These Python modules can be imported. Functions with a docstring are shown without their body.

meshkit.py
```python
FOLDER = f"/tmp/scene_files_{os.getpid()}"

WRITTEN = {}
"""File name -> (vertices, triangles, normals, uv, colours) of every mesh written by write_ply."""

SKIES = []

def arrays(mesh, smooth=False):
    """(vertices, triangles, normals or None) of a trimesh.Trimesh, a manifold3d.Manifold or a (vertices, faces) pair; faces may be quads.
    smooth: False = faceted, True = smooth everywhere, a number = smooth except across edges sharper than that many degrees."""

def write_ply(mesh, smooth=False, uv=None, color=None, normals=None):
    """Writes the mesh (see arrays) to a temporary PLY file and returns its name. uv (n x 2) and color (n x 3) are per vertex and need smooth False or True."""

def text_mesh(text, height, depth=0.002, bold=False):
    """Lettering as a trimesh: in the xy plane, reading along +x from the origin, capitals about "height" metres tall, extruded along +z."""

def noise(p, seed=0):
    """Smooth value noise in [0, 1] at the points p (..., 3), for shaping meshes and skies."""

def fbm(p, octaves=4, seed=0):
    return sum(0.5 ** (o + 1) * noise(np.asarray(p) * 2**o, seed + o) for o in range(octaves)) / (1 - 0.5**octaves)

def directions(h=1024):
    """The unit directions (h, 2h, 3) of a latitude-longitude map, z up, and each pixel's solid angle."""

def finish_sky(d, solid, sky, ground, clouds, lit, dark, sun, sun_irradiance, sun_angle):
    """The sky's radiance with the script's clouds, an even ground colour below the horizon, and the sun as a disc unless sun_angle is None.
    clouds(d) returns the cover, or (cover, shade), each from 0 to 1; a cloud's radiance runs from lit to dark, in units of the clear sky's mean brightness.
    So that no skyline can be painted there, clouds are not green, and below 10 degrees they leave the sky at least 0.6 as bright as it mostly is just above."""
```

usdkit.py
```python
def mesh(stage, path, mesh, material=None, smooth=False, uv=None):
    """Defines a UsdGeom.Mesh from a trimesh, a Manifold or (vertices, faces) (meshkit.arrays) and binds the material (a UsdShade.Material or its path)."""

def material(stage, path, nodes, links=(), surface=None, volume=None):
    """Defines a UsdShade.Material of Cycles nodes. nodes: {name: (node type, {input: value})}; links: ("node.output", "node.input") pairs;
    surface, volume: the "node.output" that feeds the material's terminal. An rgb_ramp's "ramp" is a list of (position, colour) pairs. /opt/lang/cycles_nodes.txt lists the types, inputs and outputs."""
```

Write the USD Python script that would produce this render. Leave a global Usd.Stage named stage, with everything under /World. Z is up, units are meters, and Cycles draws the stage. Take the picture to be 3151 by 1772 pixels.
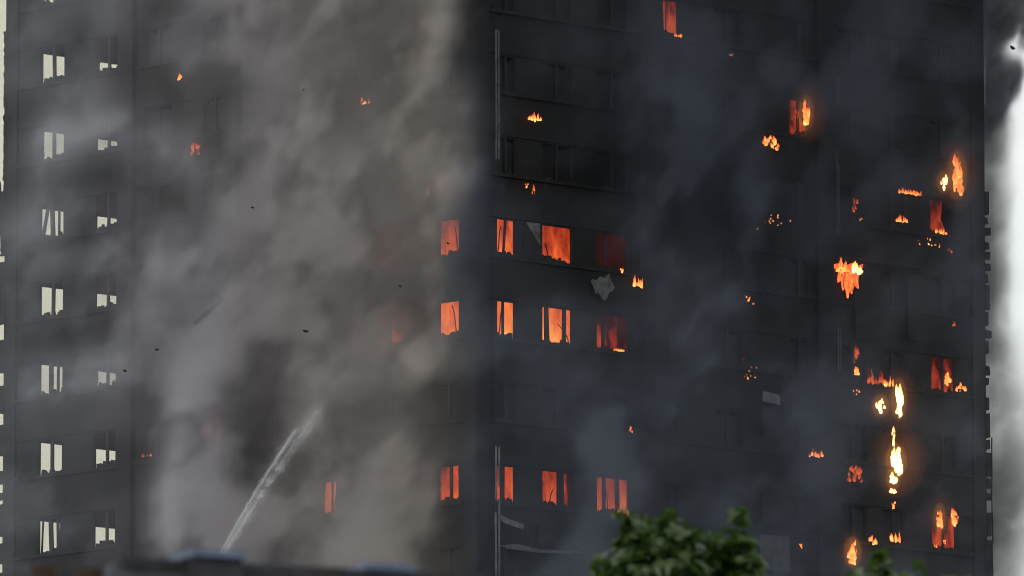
import math
import numpy as np, trimesh
from shapely import Polygon
from scipy.ndimage import zoom as nd_zoom, gaussian_filter
from scipy.interpolate import RegularGridInterpolator
import usdkit, meshkit
from pxr import Usd, UsdGeom, UsdLux, UsdShade, Gf, Sdf, Vt

# ------------------------------------------------------------------ camera, sky, sun, exposure
stage = Usd.Stage.CreateInMemory()
UsdGeom.SetStageUpAxis(stage, "Z")
UsdGeom.Xform.Define(stage, "/World")
CAM_Z = 1.81
cam = UsdGeom.Camera.Define(stage, "/World/camera")
cam.CreateHorizontalApertureAttr(36.0)
cam.CreateFocalLengthAttr(349.8)
cam.CreateExposureAttr(0.0)
cam.CreateFStopAttr(4.2)
cam.CreateFocusDistanceAttr(301.0)
cam.CreateClippingRangeAttr((1.0, 20000.0))
PITCH, YAW = 7.982, -0.20985
_m = Gf.Matrix4d().SetRotate(Gf.Rotation(Gf.Vec3d(1, 0, 0), 90 + PITCH)) * Gf.Matrix4d().SetRotate(Gf.Rotation(Gf.Vec3d(0, 0, 1), YAW))
_m.SetTranslateOnly(Gf.Vec3d(0, -300, CAM_Z))
cam.AddTransformOp().Set(_m)

SUN_DIR = np.array([-0.55, -0.62, 0.56]); SUN_DIR /= np.linalg.norm(SUN_DIR)
SUN_EL, SUN_ROT = math.asin(SUN_DIR[2]), math.atan2(SUN_DIR[0], SUN_DIR[1])
SKY_STRENGTH = 0.1
dome = UsdLux.DomeLight.Define(stage, "/World/sky")
sky_look = usdkit.material(stage, "/World/Looks/sky_look", {
    "s": ("sky_texture", {"sky_type": "single_scattering", "sun_disc": False, "sun_elevation": SUN_EL, "sun_rotation": SUN_ROT}),
    "tc": ("texture_coordinate", {}),
    "n": ("noise_texture", {"scale": 9.0, "detail": 5.0, "roughness": 0.5}),
    "r": ("rgb_ramp", {"ramp": [(0.3, (8.0, 8.4, 8.5)), (0.5, (9.2, 9.6, 9.5)), (0.68, (9.9, 10.2, 10.0))]}),
    "m": ("mix", {"fac": 0.93}),
    "b": ("background_shader", {"strength": SKY_STRENGTH})},
    [("tc.generated", "n.vector"), ("n.fac", "r.fac"), ("s.color", "m.color1"), ("r.color", "m.color2"), ("m.color", "b.color")], surface="b.background")
UsdShade.MaterialBindingAPI.Apply(dome.GetPrim()).Bind(sky_look)
dome.GetPrim().SetCustomDataByKey("kind", "structure")
sun = UsdLux.DistantLight.Define(stage, "/World/sun")
sun.CreateIntensityAttr(0.35); sun.CreateAngleAttr(14.0); sun.CreateNormalizeAttr(True); sun.CreateColorAttr(Gf.Vec3f(1.0, 0.95, 0.88))
sun.AddTransformOp().Set(Gf.Matrix4d().SetRotate(Gf.Rotation(Gf.Vec3d(0, 0, 1), Gf.Vec3d(*map(float, SUN_DIR)))))

# ------------------------------------------------------------------ helpers
rng = np.random.default_rng(7)
taken = {}

def path_for(name, parent=None):
    base = (parent.GetPath().pathString if parent else "/World") + "/" + name
    k = taken.get(base, 0); taken[base] = k + 1
    return base if k == 0 else f"{base}_{k:03d}"

def tag(prim, label=None, cat=None, group=None, kind=None):
    for k, v in (("label", label), ("category", cat), ("group", group), ("kind", kind)):
        if v:
            prim.SetCustomDataByKey(k, v)
    return prim

def thing(name, label, cat, loc=(0, 0, 0), group=None):
    x = UsdGeom.Xform.Define(stage, path_for(name))
    x.AddTranslateOp().Set(Gf.Vec3d(*map(float, loc)))
    return tag(x.GetPrim(), label, cat, group)

origin = {}
def obj(name, mesh, mat, parent=None, smooth=False, heat=None, label=None, loc=None, **kw):
    """one Mesh prim; mesh is given in world coordinates, and parents are translated Xforms or plain"""
    if loc is not None:
        mesh = mesh.copy(); mesh.apply_translation(-np.asarray(loc, float))
    m = usdkit.mesh(stage, path_for(name, parent), mesh, mat, smooth=smooth)
    if heat is not None:
        UsdGeom.PrimvarsAPI(m).CreatePrimvar("displayColor", Sdf.ValueTypeNames.Color3fArray, "vertex").Set(Vt.Vec3fArray.FromNumpy(np.repeat(np.asarray(heat, np.float32)[:, None], 3, 1)))
    p = m.GetPrim()
    tag(p, label, **kw)
    return p

def mat(name, nodes, links=(), surface=None, volume=None):
    return usdkit.material(stage, "/World/Looks/" + name, nodes, links, surface=surface, volume=volume)

def rough_mat(name, c0, c1, scale=1.2, rough=0.85, bump=0.25, ash=None, stretch=(1, 1, 1)):
    nodes = {"g": ("geometry", {}), "mp": ("mapping", {"scale": stretch}), "n": ("noise_texture", {"scale": scale, "detail": 6.0, "roughness": 0.65}),
             "r": ("rgb_ramp", {"ramp": [(0.3, c0), (0.62, c1)] + ([(0.7, ash)] if ash else [])}),
             "n2": ("noise_texture", {"scale": scale * 9, "detail": 4.0}), "b": ("bump", {"strength": bump, "distance": 0.03}),
             "p": ("principled_bsdf", {"roughness": rough, "specular_ior_level": 0.25})}
    return mat(name, nodes, [("g.position", "mp.vector"), ("mp.vector", "n.vector"), ("n.fac", "r.fac"), ("r.color", "p.base_color"), ("g.position", "n2.vector"), ("n2.fac", "b.height"), ("b.normal", "p.normal")], surface="p.BSDF")

def cat(ms):
    return trimesh.util.concatenate(ms)

# ------------------------------------------------------------------ ground
M_ground = rough_mat("ground_look", (0.05, 0.05, 0.048), (0.09, 0.09, 0.075), 0.08)
g = trimesh.Trimesh([[-3000, -3000, 0], [3000, -3000, 0], [3000, 3000, 0], [-3000, 3000, 0]], [[0, 1, 2], [0, 2, 3]])
obj("ground", g, M_ground, kind="structure")

# ------------------------------------------------------------------ the tower
TH, SIDE = 0.8222, 22.2
SN, CS = math.sin(TH), math.cos(TH)
tL, tR = np.array([-CS, SN, 0.0]), np.array([SN, CS, 0.0])
O0 = np.zeros(3)
FACES = {"L": (O0, tL, tR), "R": (O0, tR, tL), "BL": (SIDE * tL, tR, -tL), "BR": (SIDE * tR, tL, -tR)}
FH, Z0, WH = 2.53, 37.38, 1.20          # storey height, sill of row 0, window height
sill = lambda r: Z0 + FH * r
ROWS = range(-1, 8)

def to_world(m, f):
    o, t, n = FACES[f]
    v = np.asarray(m.vertices)
    m = trimesh.Trimesh(o + v[:, :1] * t + v[:, 1:2] * n + v[:, 2:] * np.array([0, 0, 1.0]), m.faces, process=False)
    if t[0] * n[1] - t[1] * n[0] < 0:
        m.invert()
    return m

def fbox(f, u0, u1, d0, d1, z0, z1, lean=0.0, jit=0.0, seed=0):
    b = trimesh.creation.box(bounds=[[u0, d0, z0], [u1, d1, z1]])
    v = b.vertices.copy()
    v[:, 0] += lean * (v[:, 2] - z0)
    if jit:
        v += np.random.default_rng(seed).normal(0, jit, v.shape)
    b.vertices = v
    return to_world(b, f)

def fpoly(f, pts, d0, d1):
    """outline in (u, z) made into a slab between depths d0 and d1"""
    g = Polygon(pts).buffer(0)
    m = trimesh.util.concatenate([trimesh.creation.extrude_polygon(q, d1 - d0, engine="earcut") for q in getattr(g, "geoms", [g]) if q.area > 1e-6])
    v = np.asarray(m.vertices)
    m.vertices = np.stack([v[:, 0], d1 - v[:, 2], v[:, 1]], 1)
    return to_world(m, f)

def jag(a, b, z, up, step, r, tops=None):
    """ragged strip from u = a to b standing on z"""
    n = max(3, int((b - a) / step))
    us = np.linspace(a, b, n) + np.r_[0, r.uniform(-0.3, 0.3, n - 2) * (b - a) / n, 0]
    zs = z + up * r.uniform(0.12, 1.0, n) ** 1.5
    return [(a, z - 0.03)] + list(zip(us, zs)) + [(b, z - 0.03)]

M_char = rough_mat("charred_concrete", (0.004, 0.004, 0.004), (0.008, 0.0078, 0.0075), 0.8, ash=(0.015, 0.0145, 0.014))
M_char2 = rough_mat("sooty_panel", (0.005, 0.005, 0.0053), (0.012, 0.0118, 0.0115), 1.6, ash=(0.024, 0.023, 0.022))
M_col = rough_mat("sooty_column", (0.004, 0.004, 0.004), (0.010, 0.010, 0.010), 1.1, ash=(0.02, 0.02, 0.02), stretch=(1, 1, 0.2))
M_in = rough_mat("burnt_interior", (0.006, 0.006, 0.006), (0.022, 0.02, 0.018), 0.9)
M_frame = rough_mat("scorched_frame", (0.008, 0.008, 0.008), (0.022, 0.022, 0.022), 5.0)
M_ash = rough_mat("pale_metal", (0.04, 0.042, 0.042), (0.17, 0.18, 0.18), 2.2, rough=0.6, stretch=(3, 3, 0.7))
M_panel = rough_mat("grey_panel", (0.03, 0.032, 0.031), (0.12, 0.125, 0.122), 3.5, rough=0.7)

tower = thing("tower_block", "charred high-rise tower block seen corner on, smoke pouring over both its faces", "building")
COLS = {"L": [0.42, 5.8, 11.2, 16.2], "R": [0.42, 7.35, 14.95], "BL": [5.6, 11.2, 16.7], "BR": [5.6, 11.2, 16.7]}
CW = 0.36
for f, cs in COLS.items():
    for c in cs:
        if c > 1:
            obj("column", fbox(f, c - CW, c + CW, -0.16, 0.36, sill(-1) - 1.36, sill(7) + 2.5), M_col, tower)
# round-edged corner columns
for k, (o) in enumerate([O0, SIDE * tL, SIDE * tR, SIDE * (tL + tR)]):
    ctr = o + (tL + tR) * 0 
    q = {0: (tL, tR), 1: (-tL, tR), 2: (tL, -tR), 3: (-tL, -tR)}[k]
    P = [o - 0.02 * q[0] - 0.02 * q[1], o + 0.55 * q[0] - 0.02 * q[1], o + 0.55 * q[0] + 0.5 * q[1], o + 0.5 * q[0] + 0.55 * q[1], o - 0.02 * q[0] + 0.55 * q[1]]
    pm = trimesh.creation.extrude_polygon(Polygon([x[:2] for x in P]).convex_hull, sill(7) + 2.5 - (sill(-1) - 1.36), engine="earcut")
    pm.apply_translation([0, 0, sill(-1) - 1.36])
    obj("corner_column", pm, M_col, tower)

# openings (u0, u1) of each storey; rows listed where they differ
OPEN = {"L": [(0.82, 1.80), (3.3, 4.7), (6.22, 7.12), (8.6, 9.9), (11.62, 12.7), (14.2, 15.5), (16.62, 17.92), (19.40, 20.62)],
        "R": [(0.92, 1.75), (2.82, 4.15), (5.12, 6.55), (7.94, 8.72), (10.2, 11.4), (13.5, 14.4), (15.7, 16.9), (17.6, 18.6), (19.8, 20.95)],
        "BL": [(0.95, 3.2), (3.6, 5.2), (6.3, 8.6)], "BR": []}
# burning or back-lit windows: (face, opening, row) -> mullions as (fraction, lean, width)
MULL = {("L", 0, 0): [(0.42, 0, .1)], ("L", 0, 2): [], ("L", 0, 3): [], ("L", 2, 0): [(0.45, 0, .07)],
        ("R", 0, 0): [(0.36, 0.01, .14)], ("R", 0, 2): [(0.38, 0, .07)], ("R", 0, 3): [(0.40, 0.09, .06)],
        ("R", 1, 0): [(0.62, 0, .26), (0.9, -.03, .05)], ("R", 1, 2): [(0.18, 0, .13), (0.25, -.05, .06), (0.74, 0.01, .13)], ("R", 1, 3): [],
        ("R", 2, 0): [(0.26, 0, .11), (0.66, -.02, .15)], ("R", 2, 2): [(0.24, 0, .1)], ("R", 2, 3): [(0.3, 0, .08)], ("R", 3, 6): [(0.16, -0.06, .05)]}
for r in ROWS:
    MULL[("L", 7, r)] = [(0.46, [-.0, .0, .02, -.02][r % 4], .13)]
    MULL[("L", 6, r)] = [(0.50, 0, .10)]
MULL[("R", 8, 4)] = []
MULL[("L", 7, 0)] = [(0.46, 0.05, .17), (0.2, 0.02, .09), (0.12, -0.05, .05), (0.86, -.06, .03)]
MULL[("L", 7, 2)] = [(0.52, 0, .17), (0.24, 0, .08)]
MULL[("L", 7, 4)] = [(0.48, 0.06, .17), (0.9, -0.25, .12), (0.24, 0.0, .06)]
BURN = {("L", 0, 0): 0.42, ("L", 0, 2): 0.80, ("L", 0, 3): 0.36, ("L", 2, 0): 0.55, ("L", 1, 2): .02, ("L", 1, 3): -.14, ("L", 4, 1): .4, ("R", 0, 0): 0.5, ("R", 0, 2): 0.82, ("R", 0, 3): 0.52, ("R", 1, 0): 0.36,
        ("R", 1, 2): 0.84, ("R", 1, 3): 0.38, ("R", 2, 0): 0.56, ("R", 2, 2): 0.12, ("R", 2, 3): -.25, ("R", 3, 6): 0.44}

for f in ("L", "R", "BL", "BR"):
    ends = [0.56 if f in "LR" else 0.56] + [x for c in COLS[f] if c > 1 for x in (c - CW - .002, c + CW + .002)] + [SIDE - 0.56]
    bays = list(zip(ends[0::2], ends[1::2]))
    for r in ROWS:
        zs, zt = sill(r), sill(r) + (WH if f != "BL" else 1.40)
        for bi, (a, b) in enumerate(bays):
            k = int(1000 * (r + 2) + 10 * bi + "LRB".index(f[0]))
            rr = np.random.default_rng(k)
            # spandrel below the windows, its top edge ragged where the cladding has burnt away
            m = fbox(f, a, b, 0.02, 0.24, zt - FH + .001, zs)
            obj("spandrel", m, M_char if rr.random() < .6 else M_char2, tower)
            if f in ("L", "R"):
                ledge = fpoly(f, jag(a, b, zs - 0.05, 0.16, 0.16, rr)[::-1], -0.05, 0.05)
                obj("cladding_remnant", ledge, M_char2, tower)
            inside = [(i, o) for i, o in enumerate(OPEN[f]) if a - .2 < (o[0] + o[1]) / 2 < b + .2]
            u = a
            for i, (o0, o1) in inside + [(None, (b, b))]:
                if o0 - u > 0.02:
                    obj("infill_panel", fbox(f, u, o0, 0.06, 0.17, zs + .002, zt - .002), M_char2 if rr.random() < .5 else M_char, tower)
                u = o1
                if i is None:
                    continue
                w = obj("window", cat([fbox(f, o0 - .01, o0 + .05, 0.09, 0.17, zs, zt), fbox(f, o1 - .05, o1 + .01, 0.09, 0.17, zs, zt),
                                       fbox(f, o0 + .05, o1 - .05, 0.09, 0.17, zt - .055, zt), fbox(f, o0 + .05, o1 - .05, 0.09, 0.17, zs, zs + .05)]), M_frame, tower)
                for fr, lean, wd in MULL.get((f, i, r), [(0.5, 0, .08)] if f != "BL" else []):
                    um = o0 + fr * (o1 - o0)
                    obj("mullion", fbox(f, um - wd / 2, um + wd / 2, 0.10, 0.16, zs + .05, zt - .055, lean), M_frame, w)
                if f in ("L", "R") and (f, i, r) not in BURN and not (f == "L" and i >= 6) and (f, i, r) not in (("R", 8, 4), ("R", 8, 2), ("R", 8, 0), ("R", 5, 5)):
                    pts = [(o0 + .02, zs + .04), (o1 - .02, zs + .04)] + [(o1 - .02 - q * (o1 - o0 - .04), zt - .05 - rr.uniform(0, .22) * rr.random()) for q in np.linspace(0, 1, 9)]
                    obj("added_board", fpoly(f, pts, 0.176, 0.20), M_char2 if rr.random() < .6 else M_char, w)  # board added in each unlit opening so it reads no darker than the wall
                if f in ("L", "R"):
                    obj("debris", fpoly(f, jag(o0 + .05, o1 - .05, zs + .04, 0.22, 0.045, rr)[::-1], 0.18, 0.3), M_in, w)
                    if rr.random() < .5:   # ragged hangings of the melted frame along one jamb
                        s = -1 if rr.random() < .5 else 1
                        e = o1 - .04 if s < 0 else o0 + .04
                        pts = [(e, zs + .05)] + [(e + s * rr.uniform(0.0, .09), z) for z in np.linspace(zs + .06, zt - .06, 11)] + [(e, zt - .055)]
                        obj("melted_seal", fpoly(f, pts if s < 0 else pts, 0.175, 0.2), M_frame, w)
for r in ROWS:
    zf = sill(r) - 1.0
    P = [o + 0 for o in (O0 + .25 * (tL + tR), SIDE * tR + .25 * tL - .25 * tR, SIDE * (tL + tR) - .25 * (tL + tR), SIDE * tL - .25 * tL + .25 * tR)]
    s = trimesh.creation.extrude_polygon(Polygon([p[:2] for p in P]), 0.1, engine="earcut"); s.apply_translation([0, 0, zf - .1])
    obj("floor_slab", s, M_in, tower)
    za, zb_ = zf, zf + FH - .1
    q = lambda a0, a1, b0, b1: fbox("L", a0, a1, b0, b1, za + .002, zb_ - .002)   # L frame: u along the left face, depth along the right face
    obj("inner_wall", q(2.4, 15.9, 2.4, 20.0), M_in, tower)
    obj("inner_wall", q(15.9 - .15, 15.9, .26, 2.39), M_in, tower)
    obj("inner_wall", q(15.91, 21.9, 6.0, 6.2), M_in, tower)
    obj("inner_wall", q(.26, 2.39, 7.3, 7.45), M_in, tower)
    obj("inner_wall", q(.26, 2.39, 14.9, 15.05), M_in, tower)
for nm, z0, z1 in (("lower_storeys", 0.0, sill(-1) - 1.36), ("upper_storeys", sill(7) + 2.5, 67.0)):
    base = trimesh.creation.extrude_polygon(Polygon([p[:2] for p in (O0, SIDE * tR, SIDE * (tL + tR), SIDE * tL)]), z1 - z0 - .01, engine="earcut")
    base.apply_translation([0, 0, z0 + .005])
    trims = [base]
    for f in FACES:
        zz = z0 + 1.0
        while zz + 1.6 < z1:
            trims += [fbox(f, .6, SIDE - .6, -.09, .004, zz + 1.25, zz + 2.3)]
            zz += FH
        for c in COLS[f]:
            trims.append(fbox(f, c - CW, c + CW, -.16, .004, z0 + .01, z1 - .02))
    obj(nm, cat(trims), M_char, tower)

# bare cladding rails at the corners and the torn pieces that still hang from them
def rail(f, u, z0, z1, w=.05, d=-.22, twin=True, seed=1):
    r = np.random.default_rng(seed); n = max(3, int((z1 - z0) / .35)); zs = np.linspace(z0, z1, n)
    ms = []
    for off in ((-.055, .055) if twin else (0,)):
        us = u + off + np.cumsum(r.normal(0, .006, n))
        for i in range(n - 1):
            if twin and r.random() < .12:
                continue
            pts = [(us[i] - w / 2, zs[i]), (us[i] + w / 2, zs[i]), (us[i + 1] + w / 2, zs[i + 1]), (us[i + 1] - w / 2, zs[i + 1])]
            ms.append(fpoly(f, pts, d, d + .03))
    return cat(ms)
for z0, z1, sd in ((34.2, 39.05, 3), (47.9, 51.9, 4)):
    obj("cladding_rail", rail("R", .71, z0, z1, seed=sd), M_ash if sd == 3 else M_panel, tower, label="pale bare metal rail on the near corner column")
for z0, z1, sd in ((46.6, 49.7, 5), (42.7, 44.1, 6), (51.2, 52.1, 7)):
    obj("cladding_rail", rail("R", 15.42, z0, z1, w=.035, seed=sd), M_panel, tower)

def plate(f, pts, d=-.12, th=.03, m=None, tilt=0.0, name="loose_panel", label=None):
    obj(name, fpoly(f, pts, d, d + th), m or M_panel, tower, label=label)
plate("R", [(4.72, 44.52), (4.8, 44.6), (4.98, 44.58), (5.12, 44.72), (5.3, 44.68), (5.5, 44.84), (5.53, 44.72), (5.74, 44.42), (5.62, 44.3), (5.5, 44.26), (5.42, 44.08), (5.3, 43.98), (5.2, 44.02), (5.05, 44.2), (4.92, 44.16), (4.86, 44.34)], label="torn grey cladding sheet hanging loose")
plate("R", [(2.12, 46.12), (2.70, 46.14), (2.72, 45.45)], d=0.03)
plate("R", [(2.0, 45.55), (2.3, 45.9), (2.68, 45.2), (2.6, 44.95), (2.1, 45.1)], d=0.04, m=M_char2)
plate("R", [(12.15, 41.78), (12.85, 41.72), (12.9, 41.4), (12.12, 41.45)], m=M_ash)
plate("R", [(12.1, 41.25), (13.15, 41.3), (13.1, 40.4), (12.15, 40.35)], m=M_char2)
plate("R", [(12.1, 38.6), (13.15, 38.65), (13.15, 37.6), (12.1, 37.55)], m=M_char2)
plate("R", [(11.95, 37.25), (13.25, 37.3), (13.3, 36.2), (12.0, 36.15)])
plate("R", [(16.2, 45.9), (17.4, 46.0), (17.4, 43.9), (16.25, 43.8)], m=M_char2)
plate("R", [(18.6, 46.05), (19.2, 46.1), (19.2, 44.0), (18.6, 44.0)], m=M_char2)
plate("R", [(.93, 36.98), (1.3, 36.88), (1.9, 36.78), (1.86, 36.62), (1.2, 36.72), (.95, 36.8)], m=M_ash)
plate("R", [(.9, 36.05), (1.6, 36.16), (2.6, 36.05), (4.3, 36.15), (4.3, 36.08), (2.5, 35.95), (1.2, 35.98)])
plate("R", [(2.5, 36.8), (2.95, 36.9), (3.05, 36.4), (2.7, 36.1), (2.5, 36.3)], m=M_char2)
plate("R", [(3.6, 36.5), (4.45, 37.0), (4.6, 36.2), (4.5, 36.1)], m=M_char2)
obj("cladding_soffit", fbox("R", 15.35, 19.3, -.2, .0, 46.28, 46.40), M_char2, tower)
# stubs of burnt brackets along the far right edge, and a bare rail with torn sheet along the far left edge
r_ = np.random.default_rng(11)
z = 34.4
while z < 49.2:
    h = r_.choice([.22, .3, .42, .75, 1.2], p=[.25, .25, .2, .2, .1])
    obj("cladding_bracket", fbox("R", SIDE + .021, SIDE + .021 + r_.uniform(.08, .26), -.05, .12, z, z + h, jit=.012, seed=int(z * 10)), M_char2, tower)
    z += h + r_.choice([.1, .16, .25, .4], p=[.35, .3, .25, .1])
obj("cladding_sheet", fbox("R", SIDE + .021, SIDE + .34, -.04, .06, 34.0, 37.9, lean=-.02), M_char2, tower)
obj("cladding_rail", rail("R", SIDE + .30, 37.8, 41.2, w=.03, d=-.02, twin=False, seed=14), M_char2, tower)
def edge_strip(z0, z1, a, b, seed):
    r = np.random.default_rng(seed); n = int((z1 - z0) / .09)
    zs = np.linspace(z0, z1, n)
    out = [(SIDE + b + r.normal(0, .02), q) for q in zs]
    return fpoly("L", [(SIDE + a, z0)] + out + [(SIDE + a, z1)], -.03, .05)
obj("cladding_sheet", edge_strip(49.3, 54.5, .0, .10, 2), M_char2, tower)
obj("cladding_sheet", edge_strip(47.2, 49.3, .0, .22, 3), M_char2, tower)
obj("cladding_sheet", edge_strip(45.0, 47.0, .0, .38, 4), M_char2, tower)
obj("cladding_rail", fpoly("L", [(SIDE + .28, 49.6), (SIDE + .40, 49.8), (SIDE + .34, 48.9), (SIDE + .22, 47.6), (SIDE + .2, 48.5)], -.02, .03), M_char2, tower)
obj("cladding_rail", fpoly("L", [(SIDE + .36, 34), (SIDE + .42, 34), (SIDE + .42, 45.0), (SIDE + .36, 45.0)], -.02, .03), M_char2, tower)
z = 34.1
while z < 45.0:
    h = r_.uniform(.15, 1.3)
    obj("cladding_bracket", fbox("L", SIDE + .021, SIDE + .36, -.02, .04, z, z + h, jit=.015, seed=int(z * 10)), M_char2, tower)
    z += h + r_.uniform(.12, .55)
obj("bent_rail", fpoly("L", [(9.2, 44.2), (10.5, 43.58), (10.54, 43.66), (9.22, 44.29)], -2.2, -2.12), M_in, tower)

# ------------------------------------------------------------------ fire
def fire_mat(name, strength, ramp=None, alpha=None, scale=2.2, amp=0.55):
    ramp = ramp or [(0.0, (0.035, 0.003, 0.002)), (0.12, (0.30, 0.024, 0.008)), (0.27, (0.70, 0.082, 0.020)), (0.5, (1.15, 0.20, 0.042)), (0.72, (1.6, 0.48, 0.10)), (1.0, (2.4, 1.35, 0.45))]
    nodes = {"g": ("geometry", {}), "mp": ("mapping", {"scale": (1, 1, 0.4)}), "n": ("noise_texture", {"scale": scale, "detail": 3.0, "roughness": 0.62}),
             "h": ("attribute", {"attribute": "displayColor"}), "s": ("math", {"math_type": "multiply_add", "value2": amp, "value3": -0.5 * amp}),
             "a": ("math", {"math_type": "add"}), "r": ("rgb_ramp", {"ramp": ramp}), "e": ("emission", {"strength": strength})}
    links = [("g.position", "mp.vector"), ("mp.vector", "n.vector"), ("n.fac", "s.value1"), ("s.value", "a.value1"), ("h.fac", "a.value2"), ("a.value", "r.fac"), ("r.color", "e.color")]
    if alpha is None:
        return mat(name, nodes, links, surface="e.emission")
    nodes |= {"n3": ("noise_texture", {"scale": 9.0, "detail": 2.0, "roughness": 0.6}), "ar": ("map_range", {"from_min": alpha - .1, "from_max": alpha + .12, "to_min": 0.0, "to_max": 1.0, "clamp": True}),
              "t": ("transparent_bsdf", {}), "mx": ("mix_closure", {}), "lw": ("layer_weight", {"blend": .35}), "lr": ("map_range", {"range_type": "smoothstep", "from_min": .25, "from_max": .95, "to_min": 1.0, "to_max": 0.0}), "am": ("math", {"math_type": "multiply"})}
    links += [("mp.vector", "n3.vector"), ("n3.fac", "ar.value"), ("lw.facing", "lr.value"), ("ar.result", "am.value1"), ("lr.result", "am.value2"), ("am.value", "mx.fac"), ("t.BSDF", "mx.closure1"), ("e.emission", "mx.closure2")]
    return mat(name, nodes, links, surface="mx.closure")
M_room = fire_mat("room_fire_look", 0.85, scale=1.9, amp=1.05)
M_flame = fire_mat("flame_look", 2.2, alpha=0.47, scale=7.0, amp=0.8)
M_hot = fire_mat("hot_flame_look", 4.2, ramp=[(0.0, (0.7, 0.09, 0.02)), (0.3, (1.2, 0.35, 0.06)), (0.55, (1.6, 0.85, 0.22)), (1.0, (1.7, 1.35, 0.6))], alpha=0.40, scale=6.0, amp=0.7)
M_dim = fire_mat("dim_flame_look", 0.9, alpha=0.5, scale=7.0, amp=0.7)

def fire_body(f, u0, u1, d0, d1, z0, z1, seed):
    b = trimesh.creation.box(bounds=[[u0, d0, z0], [u1, d1, z1]])
    for _ in range(4):
        b = b.subdivide()
    v = np.asarray(b.vertices).copy()
    nz = np.stack([meshkit.fbm(v * 1.7 + 31.7 * k + seed) for k in range(3)], 1) - .5
    v += nz * np.array([.25, .5, .25])
    b.vertices = v
    zrel = np.clip((v[:, 2] - z0) / (z1 - z0), 0, 1)
    return to_world(b, f), zrel
FIRE_WORDS = {("L", 0, 0): "red fire behind the left-face window nearest the corner, lowest burning storey", ("L", 0, 2): "orange fire with yellow flames left of the corner, middle burning storey",
    ("L", 1, 2): "fire showing only as a faint red stain in brown smoke, middle burning storey", ("L", 1, 3): "faintest red stain in brown smoke left of the upper burning windows", ("L", 4, 1): "fire showing as a salmon stain in white smoke, lower left",
    ("L", 0, 3): "smoke-veiled red fire left of the corner, upper burning storey", ("L", 2, 0): "orange fire in the lone two-light window amid the pale smoke",
    ("R", 0, 0): "orange fire just right of the pale corner rail, lowest burning storey", ("R", 0, 2): "bright orange fire in the first window right of the corner, middle storey",
    ("R", 0, 3): "orange fire behind a bent mullion, first right of the corner, upper storey", ("R", 1, 0): "dull red fire in the half-blocked window, lowest burning storey",
    ("R", 1, 2): "brightest orange room fire behind two charred mullions", ("R", 1, 3): "wide deep red fire in the window with no mullion left",
    ("R", 2, 0): "orange fire with sparks at its sill above the tree top", ("R", 2, 2): "dim red fire behind thick smoke, right end of the middle row",
    ("R", 2, 3): "faintest dark red fire, right end of the upper row", ("R", 3, 6): "red fire in the lone high window at the picture's top"}
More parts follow.
